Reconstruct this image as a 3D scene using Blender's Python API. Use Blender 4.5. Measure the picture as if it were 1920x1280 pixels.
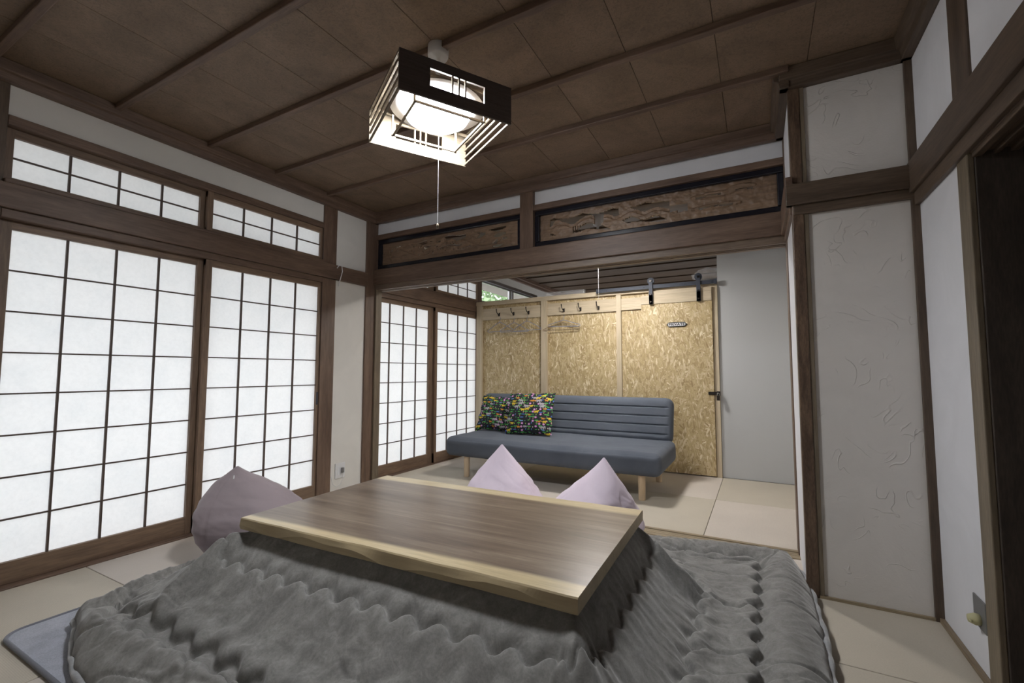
import bpy, bmesh, math, random
import numpy as np
from mathutils import Vector, Matrix, Euler
random.seed(7); RNG = np.random.RandomState(5)
for o in list(bpy.data.objects): bpy.data.objects.remove(o)
S = bpy.context.scene; COL = S.collection
R = math.radians; PI = math.pi

# ------------------------------------------------------------------ camera
cam_d = bpy.data.cameras.new('camera'); cam = bpy.data.objects.new('camera', cam_d); COL.objects.link(cam)
cam_d.sensor_width = 36; cam_d.lens = 848.9 / 1920 * 36; cam_d.clip_start = 0.02; cam_d.clip_end = 200
yaw, pitch, roll = R(28.607), R(3.843), R(0.096)
fw = Vector((-math.sin(yaw)*math.cos(pitch), math.cos(yaw)*math.cos(pitch), math.sin(pitch)))
rt = Vector((math.cos(yaw), math.sin(yaw), 0)); up = rt.cross(fw)
r2 = rt*math.cos(roll) + up*math.sin(roll); u2 = -rt*math.sin(roll) + up*math.cos(roll)
cam.matrix_world = Matrix(((r2.x, u2.x, -fw.x, 0), (r2.y, u2.y, -fw.y, 0), (r2.z, u2.z, -fw.z, 1.0022), (0, 0, 0, 1)))
S.camera = cam
# ------------------------------------------------------------------ sky, exposure
S.view_settings.view_transform = 'Standard'; S.view_settings.look = 'None'; S.view_settings.gamma = 1
S.view_settings.use_curve_mapping = False; S.view_settings.exposure = 0.0
W = bpy.data.worlds.new('overcast_sky'); S.world = W; W.use_nodes = True
wn = W.node_tree; bg = wn.nodes['Background']; bg.inputs['Strength'].default_value = 3.5
tc = wn.nodes.new('ShaderNodeTexCoord'); sx = wn.nodes.new('ShaderNodeSeparateXYZ'); rp = wn.nodes.new('ShaderNodeValToRGB')
wn.links.new(tc.outputs['Generated'], sx.inputs[0]); wn.links.new(sx.outputs['Z'], rp.inputs[0]); wn.links.new(rp.outputs[0], bg.inputs[0])
rp.color_ramp.elements[0].position = 0.0; rp.color_ramp.elements[0].color = (.87, .89, .92, 1)
rp.color_ramp.elements[1].position = 0.7; rp.color_ramp.elements[1].color = (.93, .945, .98, 1)
LAMP_E = 135.0; LAMP2_E = 120.0

# ------------------------------------------------------------------ helpers
def link(o, parent=None):
    COL.objects.link(o)
    if parent is not None: o.parent = parent
    return o
def tag(o, label=None, cat=None, group=None, kind=None):
    if label: o['label'] = label
    if cat: o['category'] = cat
    if group: o['group'] = group
    if kind: o['kind'] = kind
    return o
def thing(name, label, cat, loc=(0, 0, 0), rz=0, group=None, kind=None):
    o = bpy.data.objects.new(name, None); o.empty_display_size = .05; link(o)
    o.location = loc; o.rotation_euler = (0, 0, rz)
    return tag(o, label, cat, group, kind)
class MB:
    def __init__(s): s.v = []; s.f = []
    def add(s, vs, fs):
        k = len(s.v); s.v += [tuple(map(float, p)) for p in vs]; s.f += [tuple(i + k for i in f) for f in fs]; return s
    def box(s, x0, x1, y0, y1, z0, z1):
        v = [(x, y, z) for x in (x0, x1) for y in (y0, y1) for z in (z0, z1)]
        return s.add(v, [(0, 1, 3, 2), (4, 6, 7, 5), (0, 4, 5, 1), (2, 3, 7, 6), (0, 2, 6, 4), (1, 5, 7, 3)])
    def prism(s, poly, axis, a, b):
        # poly: 2-D outline in the plane perpendicular to axis
        def P(p, t):
            if axis == 'y': return (p[0], t, p[1])
            if axis == 'x': return (t, p[0], p[1])
            return (p[0], p[1], t)
        n = len(poly); v = [P(p, a) for p in poly] + [P(p, b) for p in poly]
        f = [tuple(range(n)), tuple(range(2*n-1, n-1, -1))] + [(i, (i+1) % n, n+(i+1) % n, n+i) for i in range(n)]
        return s.add(v, f)
    def tube(s, pts, r, n=8, closed=False, cap=True):
        pts = [Vector(p) for p in pts]; m = len(pts); rings = []
        rr = r if hasattr(r, '__len__') else [r]*m
        prev = None
        for i, p in enumerate(pts):
            if closed: t = pts[(i+1) % m] - pts[i-1]
            else: t = pts[min(i+1, m-1)] - pts[max(i-1, 0)]
            t.normalize()
            if prev is None:
                a = Vector((0, 0, 1)) if abs(t.z) < .9 else Vector((1, 0, 0)); u = t.cross(a).normalized()
            else:
                u = (prev - t*prev.dot(t)); u = u.normalized() if u.length > 1e-6 else t.orthogonal().normalized()
            prev = u; w = t.cross(u)
            rings.append([p + (u*math.cos(2*PI*k/n) + w*math.sin(2*PI*k/n))*rr[i] for k in range(n)])
        v = [q for rg in rings for q in rg]; f = []
        for i in range(m if closed else m-1):
            j = (i+1) % m
            f += [(i*n+k, i*n+(k+1) % n, j*n+(k+1) % n, j*n+k) for k in range(n)]
        if cap and not closed: f += [tuple(range(n-1, -1, -1)), tuple((m-1)*n+k for k in range(n))]
        return s.add(v, f)
    def lathe(s, prof, c=(0, 0, 0), n=32):
        v = []; f = []; m = len(prof)
        for k in range(n):
            a = 2*PI*k/n
            v += [(c[0]+r*math.cos(a), c[1]+r*math.sin(a), c[2]+z) for r, z in prof]
        for k in range(n):
            j = (k+1) % n
            f += [(k*m+i, j*m+i, j*m+i+1, k*m+i+1) for i in range(m-1)]
        return s.add(v, f)
    def build(s, name, mat, parent=None, bevel=0, smooth=False, loc=None, seg=2):
        me = bpy.data.meshes.new(name); me.from_pydata(s.v, [], s.f)
        bm = bmesh.new(); bm.from_mesh(me)
        bmesh.ops.remove_doubles(bm, verts=bm.verts, dist=1e-6) if smooth else None
        bmesh.ops.recalc_face_normals(bm, faces=bm.faces)
        if bevel:
            es = [e for e in bm.edges if e.calc_length() > 2.2*bevel and len(e.link_faces) == 2 and e.calc_face_angle(0) > .6]
            bmesh.ops.bevel(bm, geom=es, offset=bevel, segments=seg, affect='EDGES', profile=.5, clamp_overlap=True)
        bm.to_mesh(me); bm.free()
        if smooth: me.shade_smooth()
        me.materials.append(mat)
        o = bpy.data.objects.new(name, me); link(o, parent)
        if loc: o.location = loc
        return o
def grid_obj(name, X, Y, Z, mat, parent=None, loc=None, wrap=False, colors=None, caps=False):
    a, b = X.shape
    V = np.stack([X, Y, Z], -1).reshape(-1, 3)
    I = np.arange(a*b).reshape(a, b)
    if wrap: I = np.concatenate([I, I[:, :1]], 1)
    F = np.stack([I[:-1, :-1], I[:-1, 1:], I[1:, 1:], I[1:, :-1]], -1).reshape(-1, 4)
    me = bpy.data.meshes.new(name); me.vertices.add(len(V)); me.vertices.foreach_set('co', V.ravel())
    me.loops.add(F.size); me.loops.foreach_set('vertex_index', F.ravel().astype(np.int32))
    me.polygons.add(len(F)); me.polygons.foreach_set('loop_start', np.arange(0, F.size, 4, dtype=np.int32)); me.polygons.foreach_set('loop_total', np.full(len(F), 4, np.int32))
    me.update(calc_edges=True); me.validate(); me.shade_smooth()
    if colors is not None:
        at = me.color_attributes.new('print', 'FLOAT_COLOR', 'POINT'); at.data.foreach_set('color', colors.reshape(-1, 4).astype(np.float32).ravel())
    me.materials.append(mat)
    o = bpy.data.objects.new(name, me); link(o, parent)
    if loc: o.location = loc
    return o
def vnoise(x, y, seed=0):
    x = np.asarray(x, float); y = np.asarray(y, float)
    T = np.random.RandomState(seed).rand(256, 256)
    xi = np.floor(x).astype(int); yi = np.floor(y).astype(int); fx = x-xi; fy = y-yi
    fx = fx*fx*(3-2*fx); fy = fy*fy*(3-2*fy)
    g = lambda i, j: T[(xi+i) % 256, (yi+j) % 256]
    return (g(0, 0)*(1-fx)*(1-fy)+g(1, 0)*fx*(1-fy)+g(0, 1)*(1-fx)*fy+g(1, 1)*fx*fy)*2-1
def fbm(x, y, seed=0, oct=4):
    r = 0; a = 1; t = 0
    for i in range(oct): r = r + a*vnoise(x*2**i, y*2**i, seed+i); t += a; a *= .5
    return r/t
def sstep(a, b, x): t = np.clip((x-a)/(b-a), 0, 1); return t*t*(3-2*t)

# ------------------------------------------------------------------ materials
def lin(c): return tuple(((v/255)/12.92 if v/255 <= .04045 else ((v/255+.055)/1.055)**2.4) for v in c)
def newmat(name):
    m = bpy.data.materials.new(name); m.use_nodes = True; nt = m.node_tree
    return m, nt, nt.nodes['Principled BSDF']
def N(nt, t, **kw):
    n = nt.nodes.new(t)
    for k, v in kw.items(): setattr(n, k, v)
    return n
def coords(nt, scale=(1, 1, 1), rot=(0, 0, 0), rnd=True):
    tc = N(nt, 'ShaderNodeTexCoord'); mp = N(nt, 'ShaderNodeMapping'); mp.inputs['Scale'].default_value = scale; mp.inputs['Rotation'].default_value = rot
    if rnd:
        oi = N(nt, 'ShaderNodeObjectInfo'); va = N(nt, 'ShaderNodeVectorMath', operation='SCALE'); va.inputs[0].default_value = (3.1, 5.7, 7.3)
        nt.links.new(oi.outputs['Random'], va.inputs['Scale']); ad = N(nt, 'ShaderNodeVectorMath', operation='ADD')
        nt.links.new(tc.outputs['Object'], ad.inputs[0]); nt.links.new(va.outputs[0], ad.inputs[1]); nt.links.new(ad.outputs[0], mp.inputs[0])
    else: nt.links.new(tc.outputs['Object'], mp.inputs[0])
    return mp.outputs[0]
def noise(nt, vec, scale, detail=4, rough=.55, dist=0):
    n = N(nt, 'ShaderNodeTexNoise'); n.inputs['Scale'].default_value = scale; n.inputs['Detail'].default_value = detail
    n.inputs['Roughness'].default_value = rough; n.inputs['Distortion'].default_value = dist; nt.links.new(vec, n.inputs['Vector']); return n
def ramp(nt, fac, stops):
    r = N(nt, 'ShaderNodeValToRGB'); nt.links.new(fac, r.inputs[0]); cr = r.color_ramp
    while len(cr.elements) < len(stops): cr.elements.new(.5)
    for e, (p, c) in zip(cr.elements, stops): e.position = p; e.color = (*c, 1) if len(c) == 3 else c
    return r.outputs[0]
def bump(nt, b, h, strength, dist=.002):
    n = N(nt, 'ShaderNodeBump'); n.inputs['Strength'].default_value = strength; n.inputs['Distance'].default_value = dist
    nt.links.new(h, n.inputs['Height']); nt.links.new(n.outputs[0], b.inputs['Normal']); return n
def mix(nt, fac, a, b, mode='MIX'):
    n = N(nt, 'ShaderNodeMix', data_type='RGBA', blend_type=mode)
    if isinstance(fac, (int, float)): n.inputs[0].default_value = fac
    else: nt.links.new(fac, n.inputs[0])
    for i, c in ((6, a), (7, b)):
        if isinstance(c, tuple): n.inputs[i].default_value = (*c[:3], 1)
        else: nt.links.new(c, n.inputs[i])
    return n.outputs[2]
def plain(name, c, rough=.5, metal=0, spec=.5):
    m, nt, b = newmat(name); b.inputs['Base Color'].default_value = (*c, 1); b.inputs['Roughness'].default_value = rough
    b.inputs['Metallic'].default_value = metal; b.inputs['Specular IOR Level'].default_value = spec
    n = noise(nt, coords(nt), 30, 3); bump(nt, b, n.outputs[0], .05, .001); return m
def wood(name, c1, c2, axis='x', scale=14, rough=.5, stretch=12, fine=.25, bmp=.12):
    m, nt, b = newmat(name)
    s = {'x': (1/stretch, 1, 1), 'y': (1, 1/stretch, 1), 'z': (1, 1, 1/stretch)}[axis]
    v = coords(nt, s); n1 = noise(nt, v, scale, 5, .6, .8); n2 = noise(nt, v, scale*9, 3, .6)
    c = ramp(nt, n1.outputs[0], [(.3, c1), (.5, tuple((p+q)/2 for p, q in zip(c1, c2))), (.72, c2)])
    f = ramp(nt, n2.outputs[0], [(.35, (1-fine,)*3), (.65, (1+fine*.3,)*3)])
    nt.links.new(mix(nt, 1.0, c, f, 'MULTIPLY'), b.inputs['Base Color']); b.inputs['Roughness'].default_value = rough
    bump(nt, b, n2.outputs[0], bmp, .001); return m
M = {}
dw1, dw2 = (.105, .064, .044), (.205, .132, .092)
for ax in 'xyz': M['wood_'+ax] = wood('aged_cedar_'+ax, dw1, dw2, ax)
for ax in 'xyz': M['rwood_'+ax] = wood('old_cedar_'+ax, (.075, .05, .034), (.145, .10, .068), ax)
for ax in 'xyz': M['pine_'+ax] = wood('raw_pine_'+ax, (.46, .37, .25), (.62, .525, .38), ax, 10, .6, 14, .12)
M['tan_z'] = wood('tan_jamb_z', (.15, .115, .078), (.22, .175, .12), 'z'); M['tan_y'] = wood('tan_sill_y', (.20, .145, .09), (.30, .23, .15), 'y'); M['tan_x'] = wood('tan_sill_x', (.26, .20, .125), (.40, .32, .21), 'x')
M['log'] = wood('burnished_post', (.065, .040, .028), (.20, .13, .085), 'z', 30, .4, 5, .3, .4)
M['hall_post'] = wood('shaded_door_post', (.045, .034, .028), (.085, .065, .052), 'z', 20, .5, 6)  # dark colour carries the shade on the post face towards the camera
M['board'] = wood('sliding_frame_wood_x', (.15, .095, .062), (.26, .175, .115), 'y')
M['board_x'] = wood('head_track_wood_reflecting', (.15, .105, .075), (.25, .185, .135), 'x')  # lighter than the cedar: a reflected band is put into the colour
M['board_z'] = wood('sliding_frame_wood_z', (.15, .095, .062), (.26, .175, .115), 'z')
M['lattice'] = plain('lattice_wood', (.085, .058, .046), .6)
M['lacquer'] = plain('black_lacquer', (.012, .012, .018), .22)
# ceiling plywood
m, nt, b = newmat('ceiling_plywood'); v = coords(nt, (1, 1, 1), rnd=True); n1 = noise(nt, v, 2.6, 6, .62, 1.5); n2 = noise(nt, v, 45, 4, .65, 2.5)
c = ramp(nt, n1.outputs[0], [(.3, (.155, .103, .064)), (.7, (.245, .168, .112))]); f = ramp(nt, n2.outputs[0], [(.32, (.72,)*3), (.55, (1.06,)*3)])
nt.links.new(mix(nt, 1, c, f, 'MULTIPLY'), b.inputs['Base Color']); b.inputs['Roughness'].default_value = .55; bump(nt, b, n2.outputs[0], .1); M['ceiling'] = m
# plaster
def plaster(name, c, amp, ridge=True):
    m, nt, b = newmat(name); v = coords(nt, rnd=False)
    n1 = noise(nt, v, 3.5, 5, .6, 1.2); n2 = noise(nt, v, 140, 2, .5); n3 = noise(nt, v, 6.0, 1.2, .5, 2.2)
    sb = N(nt, 'ShaderNodeMath', operation='SUBTRACT'); nt.links.new(n3.outputs[0], sb.inputs[0]); sb.inputs[1].default_value = .5
    ab = N(nt, 'ShaderNodeMath', operation='ABSOLUTE'); nt.links.new(sb.outputs[0], ab.inputs[0])
    rd = ramp(nt, ab.outputs[0], [(0.0, (1, 1, 1)), (.016, (0, 0, 0))])
    n4 = noise(nt, v, 8.5, 2, .5); gate = ramp(nt, n4.outputs[0], [(.50, (0, 0, 0)), (.60, (1, 1, 1))])
    rg = mix(nt, 1, rd, gate, 'MULTIPLY')
    a1 = N(nt, 'ShaderNodeMath', operation='MULTIPLY_ADD'); nt.links.new(rg, a1.inputs[0]); a1.inputs[1].default_value = .5 if ridge else 0; nt.links.new(n1.outputs[0], a1.inputs[2])
    a2 = N(nt, 'ShaderNodeMath', operation='MULTIPLY_ADD'); nt.links.new(n2.outputs[0], a2.inputs[0]); a2.inputs[1].default_value = .12; nt.links.new(a1.outputs[0], a2.inputs[2])
    bump(nt, b, a2.outputs[0], amp, .0035)
    c2 = tuple(x*.93 for x in c); nt.links.new(ramp(nt, n1.outputs[0], [(.3, c2), (.7, c)]), b.inputs['Base Color'])
    b.inputs['Roughness'].default_value = .9; b.inputs['Specular IOR Level'].default_value = .2; return m
M['plaster'] = plaster('trowelled_plaster', (.72, .685, .65), 1.0); M['wall'] = plaster('smooth_plaster', (.76, .74, .70), .35, False)
M['plaster_w'] = plaster('white_plaster', (.78, .78, .81), .4, False)
# tatami
def tatami(name, c, rot):
    m, nt, b = newmat(name); v = coords(nt, rot=(0, 0, rot)); w = N(nt, 'ShaderNodeTexWave'); w.wave_type = 'BANDS'; w.bands_direction = 'X'
    w.inputs['Scale'].default_value = 60; w.inputs['Distortion'].default_value = .3; nt.links.new(v, w.inputs['Vector'])
    n = noise(nt, v, 220, 2); n3 = noise(nt, v, 2.5, 3); cc = mix(nt, .5, ramp(nt, n.outputs[0], [(.3, tuple(x*.86 for x in c)), (.7, c)]), ramp(nt, w.outputs[0], [(.1, tuple(x*.92 for x in c)), (.8, c)]))
    cc = mix(nt, 1, cc, ramp(nt, n3.outputs[0], [(.3, (.94,)*3), (.7, (1.03,)*3)]), 'MULTIPLY')
    nt.links.new(cc, b.inputs['Base Color']); b.inputs['Roughness'].default_value = .62; bump(nt, b, w.outputs[0], .15, .001); return m
M['tat_a'] = tatami('tatami_weave_across_dull_tone', (.56, .505, .415), PI/2); M['tat_b'] = tatami('tatami_weave_along_sheen_tone', (.64, .575, .51), 0)  # sheen by weave direction painted in as a darker and a lighter tone
# shoji paper
m, nt, b = newmat('shoji_paper'); nt.nodes.remove(b); out = nt.nodes['Material Output']
v = coords(nt); n = noise(nt, v, 7, 6, .7); n2 = noise(nt, v, 60, 3, .7)
c = mix(nt, 1, ramp(nt, n.outputs[0], [(.2, (.87, .885, .89)), (.55, (.92, .925, .925))]), ramp(nt, n2.outputs[0], [(.3, (.96,)*3), (.6, (1.0,)*3)]), 'MULTIPLY')
d = N(nt, 'ShaderNodeBsdfDiffuse'); t = N(nt, 'ShaderNodeBsdfTranslucent'); ms = N(nt, 'ShaderNodeMixShader'); ms.inputs[0].default_value = .62
nt.links.new(c, d.inputs[0]); nt.links.new(c, t.inputs[0]); nt.links.new(d.outputs[0], ms.inputs[1]); nt.links.new(t.outputs[0], ms.inputs[2]); nt.links.new(ms.outputs[0], out.inputs[0]); M['paper'] = m
# OSB
m, nt, b = newmat('oriented_strand_board'); tc_ = N(nt, 'ShaderNodeTexCoord'); cur = None
base = [(0.0, (.33, .23, .11)), (.3, (.45, .34, .17)), (.75, (.53, .415, .235)), (.93, (.63, .52, .34)), (1.0, (.80, .71, .52))]
for k, (ang, sc) in enumerate([(90, 1.0), (-62, .9), (48, 1.1), (-22, .85), (9, 1.05)]):
    mp0 = N(nt, 'ShaderNodeMapping'); mp0.inputs['Rotation'].default_value = (0, R(ang), 0); nt.links.new(tc_.outputs['Object'], mp0.inputs[0])
    mp = N(nt, 'ShaderNodeMapping'); mp.inputs['Scale'].default_value = (84*sc, 84*sc, 17*sc); mp.inputs['Location'].default_value = (k*3.3, k*1.7, k*2.1); nt.links.new(mp0.outputs[0], mp.inputs[0])
    vo = N(nt, 'ShaderNodeTexVoronoi'); vo.inputs['Scale'].default_value = 1; nt.links.new(mp.outputs[0], vo.inputs['Vector'])
    sp = N(nt, 'ShaderNodeSeparateColor'); nt.links.new(vo.outputs['Color'], sp.inputs[0])
    cc = ramp(nt, sp.outputs[0], base)
    if cur is None: cur = cc; hh = sp.outputs[1]
    else:
        g = ramp(nt, sp.outputs[2], [(.60, (0, 0, 0)), (.63, (1, 1, 1))]); cur = mix(nt, g, cur, cc)
fn = noise(nt, coords(nt, (1, 1, .2)), 300, 3); cur = mix(nt, 1, cur, ramp(nt, fn.outputs[0], [(.3, (.84,)*3), (.6, (1.04,)*3)]), 'MULTIPLY')
nt.links.new(cur, b.inputs['Base Color']); b.inputs['Roughness'].default_value = .55; bump(nt, b, hh, .15, .001); M['osb'] = m
# fabrics
def fabric(name, c1, c2, scale=300, rough=.9, sheen=.3, bm=.25, big=3):
    m, nt, b = newmat(name); v = coords(nt); n = noise(nt, v, scale, 2, .5); n2 = noise(nt, v, big, 4, .6, .5)
    cc = mix(nt, .45, ramp(nt, n.outputs[0], [(.3, c1), (.7, c2)]), ramp(nt, n2.outputs[0], [(.3, c1), (.7, c2)]))
    nt.links.new(cc, b.inputs['Base Color']); b.inputs['Roughness'].default_value = rough; b.inputs['Sheen Weight'].default_value = sheen
    b.inputs['Sheen Roughness'].default_value = .4; b.inputs['Specular IOR Level'].default_value = .15; bump(nt, b, n.outputs[0], bm, .001); return m
M['sofa'] = fabric('slate_sofa_cloth', (.072, .083, .105), (.125, .14, .168), 700, .9, .08); M['pink'] = fabric('pale_pink_stretch_cloth', (.70, .60, .70), (.76, .665, .755), 500, .8, .15, .05)
M['mauve'] = fabric('mauve_stretch_cloth', (.30, .25, .27), (.35, .295, .315), 500, .75, .2, .05)
M['quilt'] = fabric('grey_flannel', (.19, .188, .182), (.30, .295, .285), 160, .85, .55, .25, 9)
m, nt, b = newmat('brushed_grey_flannel'); v = coords(nt, rnd=False); n = noise(nt, v, 8, 7, .68, 1.6); n2 = noise(nt, v, 170, 2, .5); n3 = noise(nt, v, 26, 5, .7, 2.2)
c_ = ramp(nt, n.outputs[0], [(.30, (.185, .180, .171)), (.52, (.245, .239, .228)), (.70, (.315, .308, .294))]); c_ = mix(nt, 1, c_, ramp(nt, n3.outputs[0], [(.35, (.86,)*3), (.62, (1.08,)*3)]), 'MULTIPLY'); c_ = mix(nt, 1, c_, ramp(nt, n2.outputs[0], [(.3, (.90,)*3), (.7, (1.05,)*3)]), 'MULTIPLY')
nt.links.new(c_, b.inputs['Base Color']); b.inputs['Roughness'].default_value = .85; b.inputs['Sheen Weight'].default_value = .4; b.inputs['Sheen Roughness'].default_value = .4; b.inputs['Specular IOR Level'].default_value = .12; bump(nt, b, n2.outputs[0], .2, .001); M['quilt'] = m
M['fleece'] = fabric('pale_sherpa_fleece', (.30, .305, .31), (.40, .405, .415), 160, .95, .5, .4, 20)
M['rug'] = fabric('blue_grey_rug_pile', (.28, .30, .35), (.50, .52, .60), 260, .95, .6, .6, 12)
# cushion print comes from the printed cloth itself, stored per point
m, nt, b = newmat('jungle_print_cotton'); a = N(nt, 'ShaderNodeAttribute'); a.attribute_name = 'print'; nt.links.new(a.outputs['Color'], b.inputs['Base Color']); b.inputs['Roughness'].default_value = .85; M['print'] = m
# table top: dark core, pale sapwood along both long edges
m, nt, b = newmat('walnut_slab_top'); v = coords(nt, (1/14, 1, 1), rnd=False); n1 = noise(nt, v, 16, 6, .62, .6); n2 = noise(nt, v, 130, 3, .6); n3 = noise(nt, v, 5, 3, .5, .5)
core = ramp(nt, n1.outputs[0], [(.28, (.085, .058, .042)), (.5, (.155, .113, .083)), (.72, (.26, .205, .15))]); sap = ramp(nt, n1.outputs[0], [(.3, (.43, .34, .20)), (.7, (.58, .48, .30))])
tcx = N(nt, 'ShaderNodeTexCoord'); sxy = N(nt, 'ShaderNodeSeparateXYZ'); nt.links.new(tcx.outputs['Object'], sxy.inputs[0])
ab = N(nt, 'ShaderNodeMath', operation='ABSOLUTE'); ad = N(nt, 'ShaderNodeMath', operation='ADD'); ad.inputs[1].default_value = .015; nt.links.new(sxy.outputs['Y'], ad.inputs[0]); nt.links.new(ad.outputs[0], ab.inputs[0])
ma = N(nt, 'ShaderNodeMath', operation='MULTIPLY_ADD'); nt.links.new(n3.outputs[0], ma.inputs[0]); ma.inputs[1].default_value = .16; nt.links.new(ab.outputs[0], ma.inputs[2])
msk = ramp(nt, ma.outputs[0], [(.435, (0, 0, 0)), (.455, (1, 1, 1))]); cc = mix(nt, msk, core, sap); cc = mix(nt, 1, cc, ramp(nt, n2.outputs[0], [(.3, (.85,)*3), (.6, (1.03,)*3)]), 'MULTIPLY')
nt.links.new(cc, b.inputs['Base Color']); b.inputs['Roughness'].default_value = .30; bump(nt, b, n2.outputs[0], .03, .001); M['table'] = m
M['sap'] = wood('pale_sapwood_edge', (.34, .26, .15), (.47, .38, .23), 'x', 10, .45, 14, .1)
M['leg'] = wood('birch_leg', (.55, .41, .26), (.68, .54, .38), 'z', 18, .45, 10, .1)
M['black'] = plain('black_powder_coat', (.045, .052, .07), .55, 0, .3); M['hook'] = plain('blackened_iron', (.03, .025, .022), .35, .6)
M['steel'] = plain('brushed_steel', (.5, .5, .5), .3, 1); M['plastic'] = plain('white_plastic', (.72, .72, .73), .4); M['enamel'] = plain('white_enamel', (.75, .76, .78), .3)
M['shade'] = wood('shade_ash_wood', (.14, .108, .072), (.21, .168, .115), 'x', 12, .6); M['shade_dark'] = wood('shade_dark_wood', (.07, .055, .05), (.11, .085, .075), 'x', 12, .5)
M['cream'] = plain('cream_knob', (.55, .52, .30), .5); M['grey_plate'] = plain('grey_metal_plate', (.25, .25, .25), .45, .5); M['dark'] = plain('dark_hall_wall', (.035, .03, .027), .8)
M['sign_black'] = plain('sign_black_enamel', (.01, .01, .012), .35); M['sign_white'] = plain('sign_white_enamel', (.72, .73, .75), .4)
M['wire_blue'] = plain('blue_grey_coated_wire', (.24, .27, .38), .4); M['wire_brown'] = plain('brown_coated_wire', (.30, .22, .14), .4)
M['leaf'] = plain('garden_leaves', (.36, .50, .28), .7); M['ground'] = plain('pale_gravel', (.52, .52, .50), .95); M['eave'] = plain('eave_boards', (.25, .22, .2), .8)
M['veneer'] = plain('white_laminate', (.50, .51, .52), .62)
def emit(name, c, s):
    m = bpy.data.materials.new(name); m.use_nodes = True; nt = m.node_tree; nt.nodes.clear(); e = N(nt, 'ShaderNodeEmission'); o = N(nt, 'ShaderNodeOutputMaterial')
    e.inputs[0].default_value = (*c, 1); e.inputs[1].default_value = s; nt.links.new(e.outputs[0], o.inputs[0]); return m
M['glow'] = emit('lit_lamp_diffuser', (.95, .97, 1), LAMP_E); M['glow2'] = emit('lit_lamp_diffuser_warm', (1, .97, .93), LAMP2_E)
def glassy(name, c, alpha):
    m, nt, b = newmat(name); b.inputs['Base Color'].default_value = (*c, 1); b.inputs['Roughness'].default_value = .1; b.inputs['Alpha'].default_value = alpha; return m
M['glass'] = glassy('window_glass', (.8, .85, .85), .12); M['clear'] = glassy('clear_film', (.85, .85, .87), .22)

# ------------------------------------------------------------------ room numbers
XL, XR = -3.092, .623          # left wall face, right wall face
YB, YF = 3.02, -.69            # opening plane, wall behind the camera
BX, BY = .165, 2.50            # the plastered closet block at the right
XBL = -3.18                    # left wall of the back room
YP = 4.85                      # board partition
def struct(name, mb, mat, parent=None, bevel=0, label=None, cat='wall'):
    o = mb.build(name, mat, parent, bevel)
    if parent is None: tag(o, label or name.replace('_', ' ') + ' of the tatami room', cat, kind='structure')
    return o
# floor and mats
fl = struct('floor', MB().box(-3.6, 2.2, -1.0, 7.0, -.12, -.03), M['wood_x'], label='floor under the tatami mats', cat='floor')
xs = [-3.07, -2.11, -1.21, -.315, .62]; ys = [-.69, .15, 1.06, 1.98, 2.935]
def mat_piece(x0, x1, y0, y1, a):
    MB().box(x0+.0015, x1-.0015, y0+.0015, y1-.0015, -.035, 0).build('tatami_mat', M['tat_a' if a else 'tat_b'], fl, .003)
for i in range(4):
    for j in range(4):
        if i == 3 and j == 3:
            mat_piece(xs[3], BX+.02, ys[3], ys[4], 0); mat_piece(BX+.02, xs[4], ys[3], BY, 1)
        else: mat_piece(xs[i], xs[i+1], ys[j], ys[j+1], (i+j) % 2)
xs = [-3.14, -2.15, -1.24, -.333, .30]; ys = [3.075, 3.975, 4.82]
for i in range(4):
    for j in range(2): mat_piece(xs[i], xs[i+1], ys[j], ys[j+1], (i+j+1) % 2)
mb = MB()
for y0, y1, z in ((2.935, 2.962, .004), (2.966, 2.988, .0), (2.992, 3.014, .0), (3.018, 3.04, 0.0), (3.044, 3.073, .004)): mb.box(-3.10, .19, y0, y1, -.03, z)
mb.box(-3.10, .19, 2.935, 3.073, -.035, -.010)
struct('trim_1', mb, M['tan_x'], bevel=.001, label='grooved wooden sill across the opening between the rooms', cat='sill')
# walls
zc = 2.46
wl = MB().box(XL-.10, XL, YF, .55, 0, zc).box(XL-.10, XL, 2.57, 2.91, 0, zc).box(XL-.10, XL, .55, 2.57, 2.20, zc)
struct('wall_left', wl, M['wall'], label='pale plaster left wall around the paper doors')
struct('wall_rear', MB().box(XL-.1, XR+1.4, YF-.1, YF, 0, zc), M['wall'], label='plaster wall behind the viewer')
struct('wall_right', MB().box(XR, XR+.05, 2.06, 2.6, 0, 1.74).box(XR, XR+.05, YF, 2.6, 1.88, zc), M['plaster_w'], label='bluish white plaster strips of the right wall')
struct('wall_closet', MB().box(BX+.008, XR+.02, BY, YB+.1, 0, zc), M['plaster'], label='trowelled plaster closet block beside the opening')
struct('wall_closet_side', MB().box(BX, BX+.012, BY-.0, YB-.02, 0, zc), M['plaster_w'], label='narrow white return of the closet block')
struct('wall_lintel', MB().box(XL-.1, BX+.01, YB+.02, YB+.09, 2.25, zc), M['plaster_w'], label='white plaster band above the carved panels')
# dark hall behind the right opening
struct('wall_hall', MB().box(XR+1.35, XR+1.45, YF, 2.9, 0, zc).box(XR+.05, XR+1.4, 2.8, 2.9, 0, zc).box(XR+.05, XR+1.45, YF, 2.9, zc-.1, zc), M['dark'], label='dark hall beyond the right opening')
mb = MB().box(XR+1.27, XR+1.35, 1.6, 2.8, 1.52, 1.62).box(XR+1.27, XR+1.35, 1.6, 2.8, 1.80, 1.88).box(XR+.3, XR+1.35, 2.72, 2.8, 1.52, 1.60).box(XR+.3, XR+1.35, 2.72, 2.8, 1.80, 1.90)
struct('trim_2', mb, M['rwood_y'], label='dark shelf rails in the hall', cat='trim')
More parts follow.
